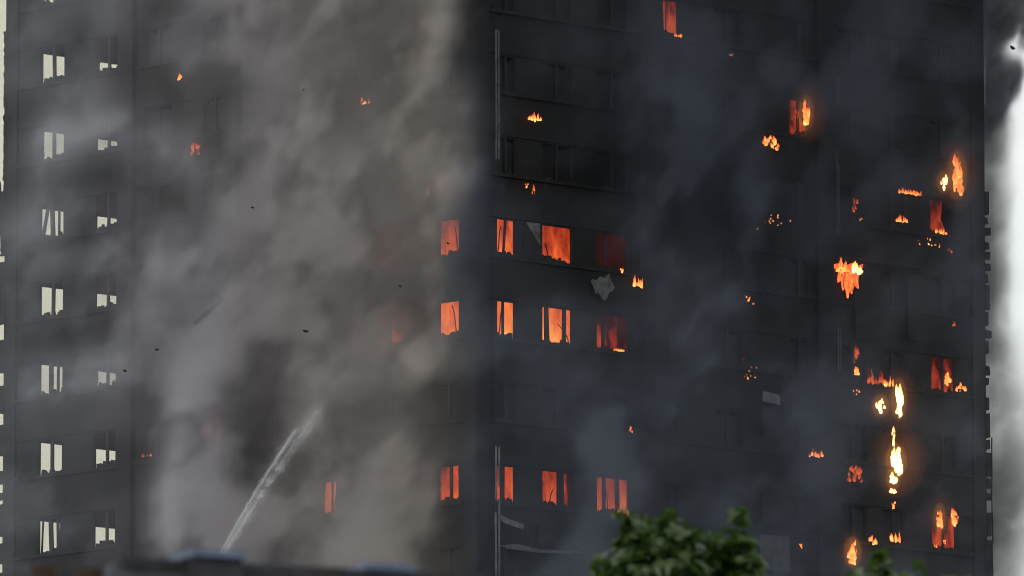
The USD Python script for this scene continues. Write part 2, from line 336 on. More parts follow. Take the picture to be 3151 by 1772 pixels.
for (f, i, r), hot in BURN.items():
    o0, o1 = OPEN[f][i]
    zs, zt = sill(r), sill(r) + WH
    lim = {("R", 2): 6.9, ("R", 3): 9.9}.get((f, i), 99)
    m, zrel = fire_body(f, o0 - .25, min(o1 + 1.15, lim), 0.5, 1.3, zs - .5, zt + .45, 10 * i + r)
    loc = m.bounds.mean(0) * [1, 1, 0] + [0, 0, m.bounds[0, 2]]
    t = thing("room_fire", FIRE_WORDS[(f, i, r)], "fire", loc, "fires burning inside rooms")
    heat = np.clip(.72 * hot - .03 + .38 * (.5 - zrel), -.6, 1.2)
    obj("fire_body", m, M_room, t, smooth=True, heat=heat, loc=loc)
    rr = np.random.default_rng(900 + 10 * i + r)
    for k in range(1):        # wires and bars sagging inside the opening
        ua, ub = rr.uniform(o0 + .08, o1 - .08), rr.uniform(o0 + .08, o1 - .08)
        q = np.linspace(0, 1, 9); zz = zs + .05 + q * WH * rr.uniform(.45, .95)
        uu = ua + (ub - ua) * .45 * q ** 2 + .03 * np.sin(5 * q + k)
        obj("sagging_wire", fpoly(f, list(zip(uu - .012, zz)) + list(zip(uu[::-1] + .012, zz[::-1])), .19, .215), M_in, tower)

def tongue(f, u, z, h, w, d, seed):
    """one flame: a tapering twisted closed body rising from (u, z)"""
    r = np.random.default_rng(seed)
    nr, ns = 9, 8
    t = np.linspace(0, 1, nr)
    prof = np.sin(np.pi * np.clip(t * .86 + .14, 0, 1) ** .75) ** .9 * (1 - .35 * t)
    prof[0] *= .7; prof[-1] = .02
    cu = u + np.cumsum(r.normal(0, .05 * w + .012 * h, nr)) * np.sqrt(t + .05)
    cd = d + np.cumsum(r.normal(0, .06 * w, nr))
    V = []
    for k in range(nr):
        a = np.linspace(0, 2 * np.pi, ns, endpoint=False) + r.uniform(-.3, .3)
        rad = w / 2 * prof[k] * (1 + r.uniform(-.35, .35, ns))
        V.append(np.stack([cu[k] + rad * np.cos(a), cd[k] + .7 * rad * np.sin(a), np.full(ns, z + h * t[k]) + (r.uniform(-.5, .5, ns) * h / nr * .8 if 0 < k < nr - 1 else 0)], 1))
    V = np.vstack(V + [[[cu[0], cd[0], z - .02 * h]], [[cu[-1], cd[-1], z + h * 1.03]]])
    F = []
    for k in range(nr - 1):
        for j in range(ns):
            a, b, c, e = k * ns + j, k * ns + (j + 1) % ns, (k + 1) * ns + j, (k + 1) * ns + (j + 1) % ns
            F += [[a, b, e], [a, e, c]]
    n0 = nr * ns
    F += [[n0, (j + 1) % ns, j] for j in range(ns)] + [[n0 + 1, (nr - 1) * ns + j, (nr - 1) * ns + (j + 1) % ns] for j in range(ns)]
    heat = np.r_[np.repeat(1 - t, ns), 1, 0]
    return to_world(trimesh.Trimesh(V, F, process=False), f), heat

# (face, u, sill z, width, height, kind, tongues, label)
FLAMES = [
 ("R", 13.98, 50.30, .34, .95, "m", 7, "tall orange flame right of a black mullion, high on the right face"),
 ("R", 13.55, 50.42, .16, .5, "d", 3, "thin dim flame hugging the left side of the black mullion"),
 ("R", 12.38, 49.42, .80, .5, "m", 8, "slanting cluster of small flames below the tall high flame"),
 ("R", 20.75, 48.75, .5, 1.45, "m", 9, "long orange flame plume licking upward near the right edge"),
 ("R", 20.17, 48.92, .30, .55, "h", 5, "small white-hot yellow flame left of the long plume"),
 ("R", 18.63, 48.62, .9, .16, "m", 8, "flat streak of orange flame under a ledge"),
 ("R", 18.21, 47.69, .46, .2, "m", 6, "small slanted flame below the flat streak"),
 ("R", 16.16, 47.82, .22, .55, "d", 4, "faint upright red flame above a bright spark"),
 ("R", 16.43, 47.55, .14, .12, "m", 2, "bright spark at the foot of the faint red flame"),
 ("R", 20.01, 47.5, .5, .16, "m", 7, "row of embers along the sill under the red glow"),
 ("R", 19.45, 46.93, 1.2, .34, "e", 12, "scattered red embers below the glowing window near the right edge"),
 ("R", 20.40, 46.93, .2, .2, "d", 3, "lone small flame right of the scattered embers"),
 ("R", 12.72, 47.0, 1.1, .36, "e", 11, "slanting line of tiny embers in dark smoke"),
 ("R", 11.76, 46.75, .18, .12, "e", 3, "three tiny embers left of the slanting ember line"),
 ("R", 5.94, 44.87, .18, .3, "m", 3, "small pointed flame above the torn grey sheet"),
 ("R", 6.62, 44.5, .5, .3, "m", 6, "pair of small flames right of the torn grey sheet"),
 ("R", 11.40, 44.5, .16, .22, "m", 3, "small lone flame in dark smoke, mid right face"),
 ("R", 11.66, 44.45, .14, .1, "m", 2, "spark just right of the small lone flame"),
 ("R", 20.53, 44.5, .18, .3, "d", 3, "weak red flame near the right edge, mid height"),
 ("R", 16.18, 43.0, .22, .75, "d", 5, "thin dim red flame rising above a flame cluster"),
 ("R", 16.22, 42.58, .46, .36, "m", 6, "flame cluster at the left end of the burning sill"),
 ("R", 17.0, 42.4, .7, .42, "d", 9, "reddish flames along the middle of the burning sill"),
 ("R", 17.58, 42.38, .46, .28, "m", 6, "orange flames joining the tall yellow flame from the left"),
 ("R", 18.06, 41.43, .34, 1.2, "h", 12, "tall ragged yellow flame running down a panel joint"),
 ("R", 17.24, 41.5, .38, .52, "h", 6, "forked yellow flame left of the tall yellow flame"),
 ("R", 17.80, 40.5, .07, .75, "h", 4, "thread of burning drips between two yellow flames"),
 ("R", 17.92, 39.6, .52, .92, "h", 14, "largest brightest yellow fireball on the right face"),
 ("R", 17.79, 39.22, .28, .5, "h", 6, "yellow tail dripping below the largest fireball"),
 ("R", 17.77, 38.98, .32, .22, "h", 5, "yellow blob at the end of the dripping tail"),
 ("R", 20.25, 42.62, .36, .5, "m", 6, "orange flames in the left half of a window near the edge"),
 ("R", 20.85, 42.5, .5, .35, "m", 6, "low orange flames in the right half of a window near the edge"),
 ("R", 17.79, 38.5, .16, .3, "m", 4, "small flame drop under the yellow blob"),
 ("R", 14.35, 39.86, .5, .22, "m", 4, "two small flames left of the fireball"),
 ("R", 16.1, 39.2, .9, .6, "d", 12, "swarm of small red flames left of the dripping tail"),
 ("R", 19.88, 38.0, .24, .78, "m", 7, "upright orange strip of flame, left of the lowest right window"),
 ("R", 20.53, 38.15, .32, .66, "m", 7, "leaf-shaped orange flame, right of the lowest right window"),
 ("R", 15.95, 36.6, .4, .8, "m", 9, "ragged orange flames just above the right tree, leftmost"),
 ("R", 16.89, 37.3, .46, .34, "m", 6, "orange flames above the right tree, middle cluster"),
 ("R", 17.87, 37.45, .5, .3, "m", 6, "small yellow flames touching the tip of the right tree"),
 ("R", 13.68, 36.9, .16, .24, "m", 3, "small flame right of the pale hanging panel"),
 ("R", 19.69, 37.4, .16, .18, "m", 3, "small flame under the upright orange strip"),
 ("R", 20.07, 37.56, .2, .18, "m", 3, "small flame under the leaf-shaped flame"),
 ("R", 16.92, 36.5, .16, .18, "m", 3, "ember glowing low behind the right tree"),
 ("R", 6.29, 39.95, .10, .36, "m", 3, "tiny upright flame alone between two storeys of fires"),
 ("R", 16.2, 41.9, .26, .25, "e", 4, "few embers under the burning sill"),
 ("R", 11.6, 42.05, .7, .4, "e", 9, "sparse embers in blue smoke, mid right face"),
 ("R", 11.13, 42.6, .1, .18, "d", 2, "tiny red flame above the sparse embers"),
 ("R", 10.7, 52.2, .12, .1, "m", 2, "single spark high in the dark smoke"),
 ("R", 8.4, 52.55, .36, .12, "m", 5, "bright sparks on the sill of the lone high window"),
 ("R", 2.24, 49.22, .46, .26, "m", 5, "slanting sparks high in the blackest smoke"),
 ("R", 1.92, 47.08, .14, .2, "m", 3, "bright oval spark above the upper row, left of two"),
 ("R", 2.21, 46.92, .12, .4, "d", 4, "broken red flame above the upper row, right of two"),
 ("R", 5.82, 42.44, .44, .1, "m", 5, "sparks along the sill of the dim red window"),
 ("R", 6.0, 37.36, .5, .2, "m", 6, "yellow flames on the sill above the left tree"),
 ("L", 13.45, 51.84, .26, .24, "m", 4, "small hooked flame high in the pale smoke, leftmost"),
 ("L", 12.7, 49.35, .56, .46, "d", 8, "broken red flames in the pale smoke, upper left"),
 ("L", 4.82, 50.08, .34, .18, "m", 4, "small salmon flame high in the brown smoke"),
 ("L", 1.92, 46.9, .12, .36, "d", 4, "thin red flame left of the corner above the windows"),
 ("L", 14.93, 40.02, .4, .12, "d", 4, "line of embers beside the second column of lit windows"),
 ("L", 11.6, 40.05, .14, .2, "d", 3, "weak red flame low in the white smoke"),
]
KIND = {"m": M_flame, "h": M_hot, "d": M_dim, "e": M_flame}
M_halo = [mat(f"added_halo_look_{q}", {"v": ("principled_volume", {"color": (.3, .2, .15), "density": .01, "emission_strength": st, "emission_color": col})}, [], volume="v.volume")
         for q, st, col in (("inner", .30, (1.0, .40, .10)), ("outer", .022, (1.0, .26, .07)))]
def halo_of(w, h, far):  # nested glowing shells added round bright flames to imitate their glare halo
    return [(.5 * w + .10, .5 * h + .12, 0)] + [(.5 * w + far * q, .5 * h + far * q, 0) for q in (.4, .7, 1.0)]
HALO = {i: halo_of(FLAMES[i][3], FLAMES[i][4], far) for i, far in ((0, .55), (3, .5), (4, .35), (23, .45), (24, .35), (26, .75), (27, .35), (34, .4), (36, .35))}
for n, (f, u, z, w, h, kd, cnt, lb) in enumerate(FLAMES):
    r = np.random.default_rng(500 + n)
    o, tt, nn = FACES[f]
    loc = o + u * tt - .12 * nn + np.array([0, 0, z])
    t = thing("flame" if kd != "e" else "embers", lb, "flames" if kd != "e" else "embers", loc, "flames and embers on the facade")
    cnt = int(cnt * 1.9) + 1 if kd != "e" else cnt
    for k in range(cnt):
        if kd == "e":
            hh = r.uniform(.03, .10); ww = hh * r.uniform(.4, .8)
            uu, zz = u + r.uniform(-.5, .5) * w, z + r.uniform(0, 1) * h
        elif w > 1.6 * h:      # low wide line of flames
            hh = h * r.uniform(.35, 1.2); ww = max(.03, min(w / cnt * 1.9, hh * .8))
            uu, zz = u + ((k + .5) / cnt - .5) * w, z + r.uniform(0, .2) * h
        else:
            hh = h * r.uniform(.16, .5); ww = max(.03, min(w * r.uniform(.18, .5), hh * .7))
            tz = r.uniform(0, 1) ** .9
            zz = z + (h - hh) * tz; uu = u + r.uniform(-.5, .5) * (w - ww * .6) * (1 - .45 * tz)
        m, heat = tongue(f, uu, zz, hh, ww, -.16 - r.uniform(0, .12), 9000 + 40 * n + k)
        base = {"m": .28, "h": .35, "d": .08, "e": .35}[kd]
        obj("tongue" if kd != "e" else "ember", m, KIND[kd], t, heat=base + .45 * heat, loc=loc, smooth=True)
    if n in HALO:
        for k, (rx, rz, st) in enumerate(HALO[n]):
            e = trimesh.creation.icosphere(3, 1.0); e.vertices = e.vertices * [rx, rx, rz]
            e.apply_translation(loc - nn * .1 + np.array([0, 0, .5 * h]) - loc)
            obj("added_halo", e, M_halo[min(k, 1)], t)
# glowing rooms of the right face
def glow(u0, u1, z0, z1, hot, lb, d0=.3, d1=.9):
    m, zrel = fire_body("R", u0, u1, d0, d1, z0, z1, int(u0 * 10))
    loc = m.bounds.mean(0) * [1, 1, 0] + [0, 0, m.bounds[0, 2]]
    t = thing("room_fire", lb, "fire", loc, "fires burning inside rooms")
    obj("fire_body", m, M_room, t, smooth=True, heat=np.clip(hot + .25 * (.5 - zrel), -.2, 1.2), loc=loc)
glow(19.85, 20.55, 47.4, 48.9, .12, "dull red glow filling the window under the long flame plume")
glow(13.5, 14.9, 49.9, 51.4, .1, "dim orange glow around the tall flame high on the right face")
glow(19.8, 21.4, 42.3, 43.8, .08, "dark red glow behind the flames near the right edge, mid height")
glow(19.8, 21.4, 37.3, 38.7, .12, "dull orange glow in the lowest window near the right edge")
# burning hung panel: bar across the top and a glowing sheet below it
t = thing("burning_panel", "burning hung panel with a flaming bar across its top, mid right face", "burning panel", FACES["R"][1] * 15.9 + np.array([0, 0, 45.6]))
loc = np.array(t.GetAttribute("xformOp:translate").Get())
def sheet(pts, d, seed):
    m = fpoly("R", pts, d, d + .06)
    for _ in range(3):
        m = m.subdivide()
    return m
mb = sheet([(15.25, 46.08), (15.5, 46.14), (15.75, 46.08), (16.05, 46.2), (16.3, 46.13), (16.5, 46.2), (16.46, 46.0), (16.3, 45.84), (16.1, 45.93), (15.8, 45.86), (15.5, 45.95), (15.25, 45.93)], -.22, 1)
obj("burning_bar", mb, M_flame, t, heat=np.full(len(mb.vertices), .3), loc=loc)
mb = sheet([(15.45, 45.9), (15.9, 45.84), (16.32, 45.9), (16.28, 45.62), (16.32, 45.4), (16.1, 45.52), (16.02, 45.2), (15.95, 45.45), (15.84, 45.05), (15.74, 45.4), (15.62, 45.28), (15.58, 45.6), (15.4, 45.5)], -.20, 2)
obj("glowing_sheet", mb, M_flame, t, heat=np.full(len(mb.vertices), .42), loc=loc)
for k in range(12):
    r = np.random.default_rng(700 + k)
    m, heat = tongue("R", 15.35 + .09 * k, 45.85 + r.uniform(-.05, .1), r.uniform(.15, .4), r.uniform(.08, .2), -.25, 7000 + k)
    obj("tongue", m, M_hot if k > 6 else M_flame, t, heat=.3 + .4 * heat, loc=loc, smooth=True)

# ------------------------------------------------------------------ smoke
# how thick the smoke stands over the facade: grey tone each metre-cell ends up with, columns from the left edge of the tower, rows from above
GX = np.array([-60, 0, 60, 150, 250, 350, 450, 550, 650, 750, 850, 950, 1050, 1150, 1250, 1350, 1450, 1550, 1650, 1750, 1850, 1950, 2050, 2150, 2250, 2350, 2440, 2480, 2510, 2545, 2600])
GY = np.array([-80, 50, 150, 250, 350, 450, 550, 650, 750, 850, 950, 1050, 1150, 1250, 1350, 1460, 1560])
TONE = """
17 77 88 76 77 64 56 86 112 120 107 94 80 36 17 26 30 24 34 44 41 39 41 43 45 36 40 40 40 40 40
17 77 86 74 75 64 56 84 110 120 109 96 78 35 17 26 30 24 34 44 41 39 41 43 45 34 40 40 40 40 41
9 59 64 65 67 62 69 79 103 118 114 100 78 32 17 24 34 28 46 50 46 44 39 46 50 45 46 45 41 40 40
7 53 65 71 74 51 61 64 101 111 107 97 85 52 17 24 34 28 49 54 45 45 38 47 52 47 48 43 40 41 40
12 68 82 78 81 88 91 77 95 108 106 99 95 67 15 20 24 31 52 58 55 39 38 51 53 41 46 41 40 40 40
15 79 93 87 89 89 94 82 94 107 106 107 102 73 15 13 18 28 50 60 63 45 38 50 54 40 52 40 40 40 40
18 84 92 82 80 84 90 84 94 105 107 110 98 61 18 14 21 32 48 63 64 50 46 47 50 41 56 40 40 40 40
18 74 80 70 77 92 100 97 103 103 99 102 88 58 30 18 20 29 44 56 50 42 45 45 41 41 56 40 40 40 40
16 62 65 62 76 83 98 108 106 96 91 89 83 60 41 37 31 35 48 58 47 41 45 56 48 43 54 40 40 40 40
17 67 72 64 69 74 91 98 92 93 92 95 80 56 41 40 43 45 57 64 58 52 50 45 45 43 51 40 40 40 40
21 85 92 80 84 91 95 92 88 94 98 98 84 51 42 46 52 57 64 66 58 54 54 45 45 45 56 40 40 40 40
20 80 82 80 104 92 104 106 79 88 98 97 77 47 41 50 58 66 66 66 60 57 61 45 45 45 58 40 40 40 40
16 70 75 85 88 60 117 108 75 87 97 94 71 43 41 51 58 60 63 64 61 59 66 45 45 45 58 40 40 40 40
14 62 68 77 80 74 123 114 83 91 92 92 71 45 43 50 54 54 58 59 60 60 66 45 45 45 58 40 40 40 40
14 54 58 59 72 77 119 119 101 102 101 98 76 45 41 52 58 54 52 54 58 64 60 45 45 45 56 40 40 40 40
14 52 56 55 62 57 87 99 97 98 98 95 74 45 41 50 56 54 52 54 58 62 59 59 62 55 54 40 40 40 40
14 52 56 55 62 57 87 99 97 98 98 95 74 45 41 50 56 54 52 54 58 62 59 59 62 55 54 40 40 40 40
"""
TONE = np.array([[float(q) for q in l.split()] for l in TONE.strip().splitlines()])
LIN = np.where(TONE / 255 < .04045, TONE / 255 / 12.92, ((TONE / 255 + .055) / 1.055) ** 2.4)
X_OF, Z_OF = (lambda px: -14.38 + .011995 * px), (lambda py: 52.20 - .012061 * py)     # metres in the plane just before the near corner
NX, NZ = 96, 64
DX0, DX1, DZB, DZT = X0, X1, ZB, ZT = X_OF(-60) - 1.2, X_OF(2600) + 1.6, Z_OF(1560), Z_OF(-80) + 3.5
xs, zs_ = np.linspace(X0, X1, NX), np.linspace(ZB, ZT, NZ)
def near_plane(x, z, y):
    """where a point (x, y, z) stands in the measuring plane just before the near corner (y = -4)"""
    k = 296.0 / (300.0 + y)
    return x * k, CAM_Z + (z - CAM_Z) * k
zz_, xx_ = np.meshgrid(zs_, xs, indexing="ij")
px_, pz_ = near_plane(xx_, zz_, np.abs(xx_) - 3.2)
lin = RegularGridInterpolator((Z_OF(GY)[::-1], X_OF(GX)), LIN[::-1])(np.stack([np.clip(pz_, Z_OF(1560), Z_OF(-80)), np.clip(px_, X_OF(-60), X_OF(2600))], -1))
edge = np.interp(zs_, Z_OF(np.array([1460, 1000, 700, 450, 250, 150, 50, -80]))[[0, 1, 2, 3, 4, 5, 6, 7]], X_OF(np.array([1150, 1150, 1175, 1190, 1170, 1120, 1090, 1085])))
WA = 1 / (1 + np.exp((xs[None, :] - edge[:, None]) / .32))
# single billows and hollows: (x, y, half length, half height, tilt in degrees, how much lighter or darker)
for bx, by, ra, rb, tl, am in [(125, 350, 75, 60, 0, 1.5), (125, 950, 60, 60, 0, .6), (265, 345, 75, 60, 0, 1.3), (265, 160, 60, 50, 0, .6), (265, 745, 60, 45, 0, .7), (265, 940, 65, 60, 0, 1.2), (265, 640, 60, 40, 0, .3), (480, 1010, 150, 80, 50, .30), (470, 1160, 120, 90, 60, .28), (500, 1310, 100, 120, 80, .18), (250, 1010, 80, 60, 30, .22), (620, 730, 130, 90, 40, .18), (430, 330, 110, 70, 30, .20), (690, 200, 160, 160, 30, .10),
                               (560, 880, 90, 60, 40, .15), (380, 640, 90, 70, 40, .18), (1120, 300, 70, 90, 70, .25), (880, 950, 60, 160, 80, .12), (760, 1330, 140, 90, 0, .10), (130, 380, 60, 60, 0, .25), (60, 1000, 60, 90, 80, .2), (1000, 1180, 90, 80, 0, .12),
                               (290, 130, 70, 50, 30, -.35), (350, 255, 70, 50, -40, -.45), (535, 275, 80, 55, 40, -.35), (440, 520, 100, 50, 20, -.30), (630, 410, 60, 70, 60, -.25), (330, 1180, 70, 90, 70, -.45), (230, 1040, 50, 40, 20, -.30), (600, 1200, 45, 130, 88, -.35),
                               (330, 860, 60, 80, 50, -.35), (200, 680, 90, 60, 20, -.25), (150, 1420, 150, 60, 0, -.30), (860, 1050, 45, 120, 85, -.15), (700, 1010, 60, 60, 0, -.2), (400, 1395, 70, 30, 0, -.35), (210, 860, 80, 50, 10, -.2),
                               (1825, 455, 85, 110, 60, .45), (1700, 330, 120, 80, 50, .30), (1480, 160, 80, 90, 80, .45), (1340, 760, 70, 50, 20, .55), (1730, 760, 100, 120, 70, .22), (1560, 1060, 160, 80, 20, .15), (1250, 690, 60, 70, 40, .3),
                               (1990, 620, 110, 90, 20, -.30), (1560, 420, 90, 110, 70, -.2), (1990, 780, 120, 70, 10, -.25), (2370, 870, 70, 110, 80, -.30), (2330, 390, 60, 60, 0, -.35), (1300, 420, 120, 120, 0, -.3), (1460, 640, 150, 60, 10, -.25), (2050, 240, 90, 70, 20, -.25), (1870, 860, 70, 60, 10, -.2)]:
    qx, qy = (px_ - X_OF(bx)) / .012, (pz_ - Z_OF(by)) / .012
    c_, s_ = math.cos(math.radians(tl)), math.sin(math.radians(tl))
    e2 = ((qx * c_ + qy * s_) / ra) ** 2 + ((-qx * s_ + qy * c_) / rb) ** 2
    lin = lin * (1 + am * (1.25 if am > 0 else .95) / (1 + np.exp((np.sqrt(e2) - 1.0) / .16)))
FULL_L = np.interp(xs, [X_OF(0), X_OF(250), X_OF(450), X_OF(1000)], [.47, .40, .215, .195])[None, :]
def thickness(weight, full):
    return weight * -np.log(1 - np.clip((lin - .004) / full, 0, .96))

def lowrank(T, rank):
    U, S, Vt_ = np.linalg.svd(T, full_matrices=False)
    s = np.sqrt(S[:rank])
    return U[:, :rank] * s, Vt_[:rank].T * s

def smoke_mat(name, T, depth, colors, colors2=None, rank=8, warp=(1.0, .8), wscale=.30, gain=1.0, contrast=(.38, .63), front=5.9, nsc=.40, dom=None, billow=(.74, 1.24), lean=.72):
    """volume look: thickness map T over (z, x) of the facade plane spread over DEPTH metres, folded by 3D noise and broken up by finer noise"""
    zf, xf = lowrank(T, rank)
    NZ, NX = T.shape
    X0, X1, ZB, ZT = dom or (DX0, DX1, DZB, DZT)
    nodes = {"g": ("geometry", {}),
             "wm": ("mapping", {"mapping_type": "texture", "rotation": (0, lean, 0), "scale": (1.0, 2.4, 1.35)}),
             "wn": ("noise_texture", {"scale": wscale, "detail": 1.0, "roughness": .5}),
             "dn": ("noise_texture", {"scale": nsc, "detail": 3.0, "roughness": .58}),
             "op": ("separate_xyz", {}),
             "wx": ("math", {"math_type": "multiply_add", "value2": 2 * warp[0]}), "wz": ("math", {"math_type": "multiply_add", "value2": 2 * warp[1]}),
             "fx": ("map_range", {"from_min": X0 + warp[0], "from_max": X1 + warp[0], "clamp": True}), "fz": ("map_range", {"from_min": ZB + warp[1], "from_max": ZT + warp[1], "clamp": True}),
             "dr": ("map_range", {"range_type": "smoothstep", "from_min": contrast[0], "from_max": contrast[1], "to_min": .52, "to_max": 1.58}),
             "b0": ("math", {"math_type": "subtract", "value2": .47}), "b1": ("math", {"math_type": "absolute"}), "bl": ("map_range", {"range_type": "smoothstep", "from_min": .0, "from_max": .11, "to_min": billow[0], "to_max": billow[1]}), "bs": ("vector_math", {"math_type": "scale"}), "m1": ("math", {"math_type": "multiply"}), "m4": ("math", {"math_type": "multiply", "value2": gain / depth, "use_clamp": False}), "m3": ("math", {"math_type": "maximum", "value2": 0.0}),
             "cr": ("rgb_ramp", {"ramp": colors}), "v": ("principled_volume", {})}
    links = [("g.position", "wm.vector"), ("wm.vector", "wn.vector"), ("wm.vector", "dn.vector"), ("g.position", "op.vector"),
             ("wn.fac", "wx.value1"), ("op.x", "wx.value3"), ("dn.fac", "wz.value1"), ("op.z", "wz.value3"), ("wx.value", "fx.value"), ("wz.value", "fz.value"),
             ("dn.fac", "dr.value"), ("fx.result", "cr.fac")]
    last = None
    for k in range(0, rank, 3):
        n = k // 3
        for nm, tab, src, L in (("x", xf, "fx.result", NX), ("z", zf, "fz.result", NZ)):
            c = np.zeros((L, 3)); w = tab[:, k:k + 3]; c[:, :w.shape[1]] = w
            nodes[f"r{nm}{n}"] = ("rgb_ramp", {"ramp": [(i / (L - 1), tuple(c[i])) for i in range(L)]})
            links.append((src, f"r{nm}{n}.fac"))
        nodes[f"d{n}"] = ("vector_math", {"math_type": "dot_product"})
        links += [(f"rx{n}.color", f"d{n}.vector1"), (f"rz{n}.color", f"d{n}.vector2")]
        if last is None:
            last = f"d{n}.value"
        else:
            nodes[f"s{n}"] = ("math", {"math_type": "add"})
            links += [(last, f"s{n}.value1"), (f"d{n}.value", f"s{n}.value2")]
            last = f"s{n}.value"
    links += [(last, "m3.value1"), ("m3.value", "m1.value1"), ("dr.result", "m1.value2"), ("m1.value", "m4.value1")]
    dens = "m4.value"
    if front < 50:      # the smoke thins out away from the wall
        nodes |= {"ax": ("math", {"math_type": "absolute"}), "fd": ("math", {"math_type": "subtract"}),
                  "ff": ("map_range", {"range_type": "smoothstep", "from_min": front - 2.6, "from_max": front - .2, "to_min": 1.0, "to_max": 0.0}), "m2": ("math", {"math_type": "multiply"})}
        links += [("op.x", "ax.value1"), ("ax.value", "fd.value1"), ("op.y", "fd.value2"), ("fd.value", "ff.value"), ("m4.value", "m2.value1"), ("ff.result", "m2.value2")]
        dens = "m2.value"
    links.append((dens, "v.density"))
    if colors2:         # pale smoke left of a wandering front, dark smoke right of it
        xe = X_OF(1150) + warp[0]
        nodes |= {"ew": ("map_range", {"range_type": "smoothstep", "from_min": xe - 1.0, "from_max": xe + .8, "to_min": 0.0, "to_max": 1.0}),
                  "c2": ("rgb_ramp", {"ramp": colors2}), "zs": ("vector_math", {"math_type": "scale"}),
                  "zm": ("map_range", {"range_type": "smoothstep", "from_min": (Z_OF(700) - ZB) / (ZT - ZB), "from_max": (Z_OF(330) - ZB) / (ZT - ZB), "to_min": 1.0, "to_max": .58}), "cm": ("mix_color", {})}
        links += [("wx.value", "ew.value"), ("ew.result", "cm.fac"), ("cr.color", "cm.a"), ("fx.result", "c2.fac"), ("zs.vector", "cm.b"), ("c2.color", "zs.vector1"), ("fz.result", "zm.value"), ("zm.result", "zs.scale"), ("cm.result", "bs.vector1"), ("dn.fac", "b0.value1"), ("b0.value", "b1.value1"), ("b1.value", "bl.value"), ("bl.result", "bs.scale"), ("bs.vector", "v.color")]
    else:
        links += [("cr.color", "bs.vector1"), ("dn.fac", "b0.value1"), ("b0.value", "b1.value1"), ("b1.value", "bl.value"), ("bl.result", "bs.scale"), ("bs.vector", "v.color")]
    return mat(name, nodes, links, volume="v.volume")

def smoke_prism(pts, z0, z1):
    m = trimesh.creation.extrude_polygon(Polygon(pts), z1 - z0, engine="earcut"); m.apply_translation([0, 0, z0])
    return m
KL, KR = SN / CS, CS / SN           # facade lines y = KL*|x| on the left, y = KR*x on the right
DA = DB = 5.3
TA, TB = thickness(WA, FULL_L), thickness(1 - WA, np.interp(zs_, [Z_OF(700), Z_OF(330)], [.098, .050])[:, None])
pale = [(0, (.76, .80, .90)), (.14, (.76, .76, .86)), (.24, (.73, .70, .75)), (.36, (.74, .68, .665)), (.44, (.73, .66, .62)), (1, (.68, .61, .57))]
dark = [(0, (.2, .2, .2)), (.45, (.215, .248, .315)), (.8, (.26, .295, .38)), (1, (.26, .29, .35))]
M_smoke = smoke_mat("smoke_look", TA + TB, DA, pale, dark, gain=1.5)
off = .35
xm = .6                      # the two smokes meet just right of the corner
pal = [(-16.6, KL * 16.6 - off), (0, -off), (xm, KR * xm - off), (xm, -6.1), (0, -6.1), (-16.6, KL * 16.6 - 6.1)]
drk = [(xm, KR * xm - off), (15.9, KR * 15.9 - off), (16.5, KR * 15.9 - off), (16.5, KR * 16.5 - 6.0), (xm, -6.1)]
p = obj("smoke", smoke_prism(pal, 24.0, 70.0), M_smoke); tag(p, "thick pale grey-brown smoke rolling up the left face of the tower", "smoke", kind="stuff")
p = obj("smoke", smoke_prism(drk, 24.0, 70.0), M_smoke); tag(p, "black and blue-grey smoke veiling the right face of the tower", "smoke", kind="stuff")
# smoke drawn out behind the right edge
TC = np.zeros((NZ, NX))
cx_ = [2440, 2490, 2520, 2545, 2575, 2600]; cy_ = [-80, 250, 330, 430, 550, 640, 720, 850, 950, 1100, 1200, 1300, 1400, 1560]
ct = np.array([[2.2, 2.2, 2.2, 2, .9, .5], [2, 1.8, 1.0, .5, .2, .05], [1.8, 1.2, .6, .2, .02, 0], [1.3, 1.1, .35, .04, 0, 0], [1.3, 1.2, .5, .1, .02, 0], [1, .8, .3, .06, .02, 0],
               [1.6, 1.4, .7, .15, .03, 0], [1.4, 1.2, .6, .2, .03, 0], [1.0, .8, .6, .3, .06, 0], [1.0, .8, .8, .7, .35, .1], [1.2, 1.1, 1.0, .9, .6, .3], [1.6, 1.5, 1.3, 1.0, .5, .2], [1.3, 1.1, .9, .55, .25, .1], [1.2, 1, .8, .5, .25, .1]])
SD = (15.3, 19.7, 34.0, 60.0)                       # the strip beside the tower's right edge
sx, sz = np.linspace(SD[0], SD[1], 64), np.linspace(SD[2], SD[3], 128)
szz, sxx = np.meshgrid(sz, sx, indexing="ij")
qx_, qz_ = near_plane(sxx, szz, 22.0)
TC = RegularGridInterpolator((Z_OF(np.array(cy_))[::-1], X_OF(np.array(cx_))), ct[::-1])(np.stack([np.clip(qz_, Z_OF(1560), Z_OF(-80)), np.clip(qx_, X_OF(2440), X_OF(2600))], -1))
TC *= np.where(qz_ > Z_OF(850), np.interp(qx_, X_OF(np.array([2480, 2520, 2550, 2600])), [1, .9, .5, .4]), 1.25) * np.where(qz_ > Z_OF(320), .35, 1.0) * np.where((qz_ < Z_OF(320)) & (qz_ > Z_OF(900)) & (qx_ < X_OF(2530)), 1.5, 1.0)
M_side = smoke_mat("side_smoke_look", TC, 6.0, [(0, (.46, .46, .44)), (1, (.46, .46, .44))], rank=6, warp=(.4, .4), wscale=.8, front=99, nsc=.9, gain=1.8, dom=SD)
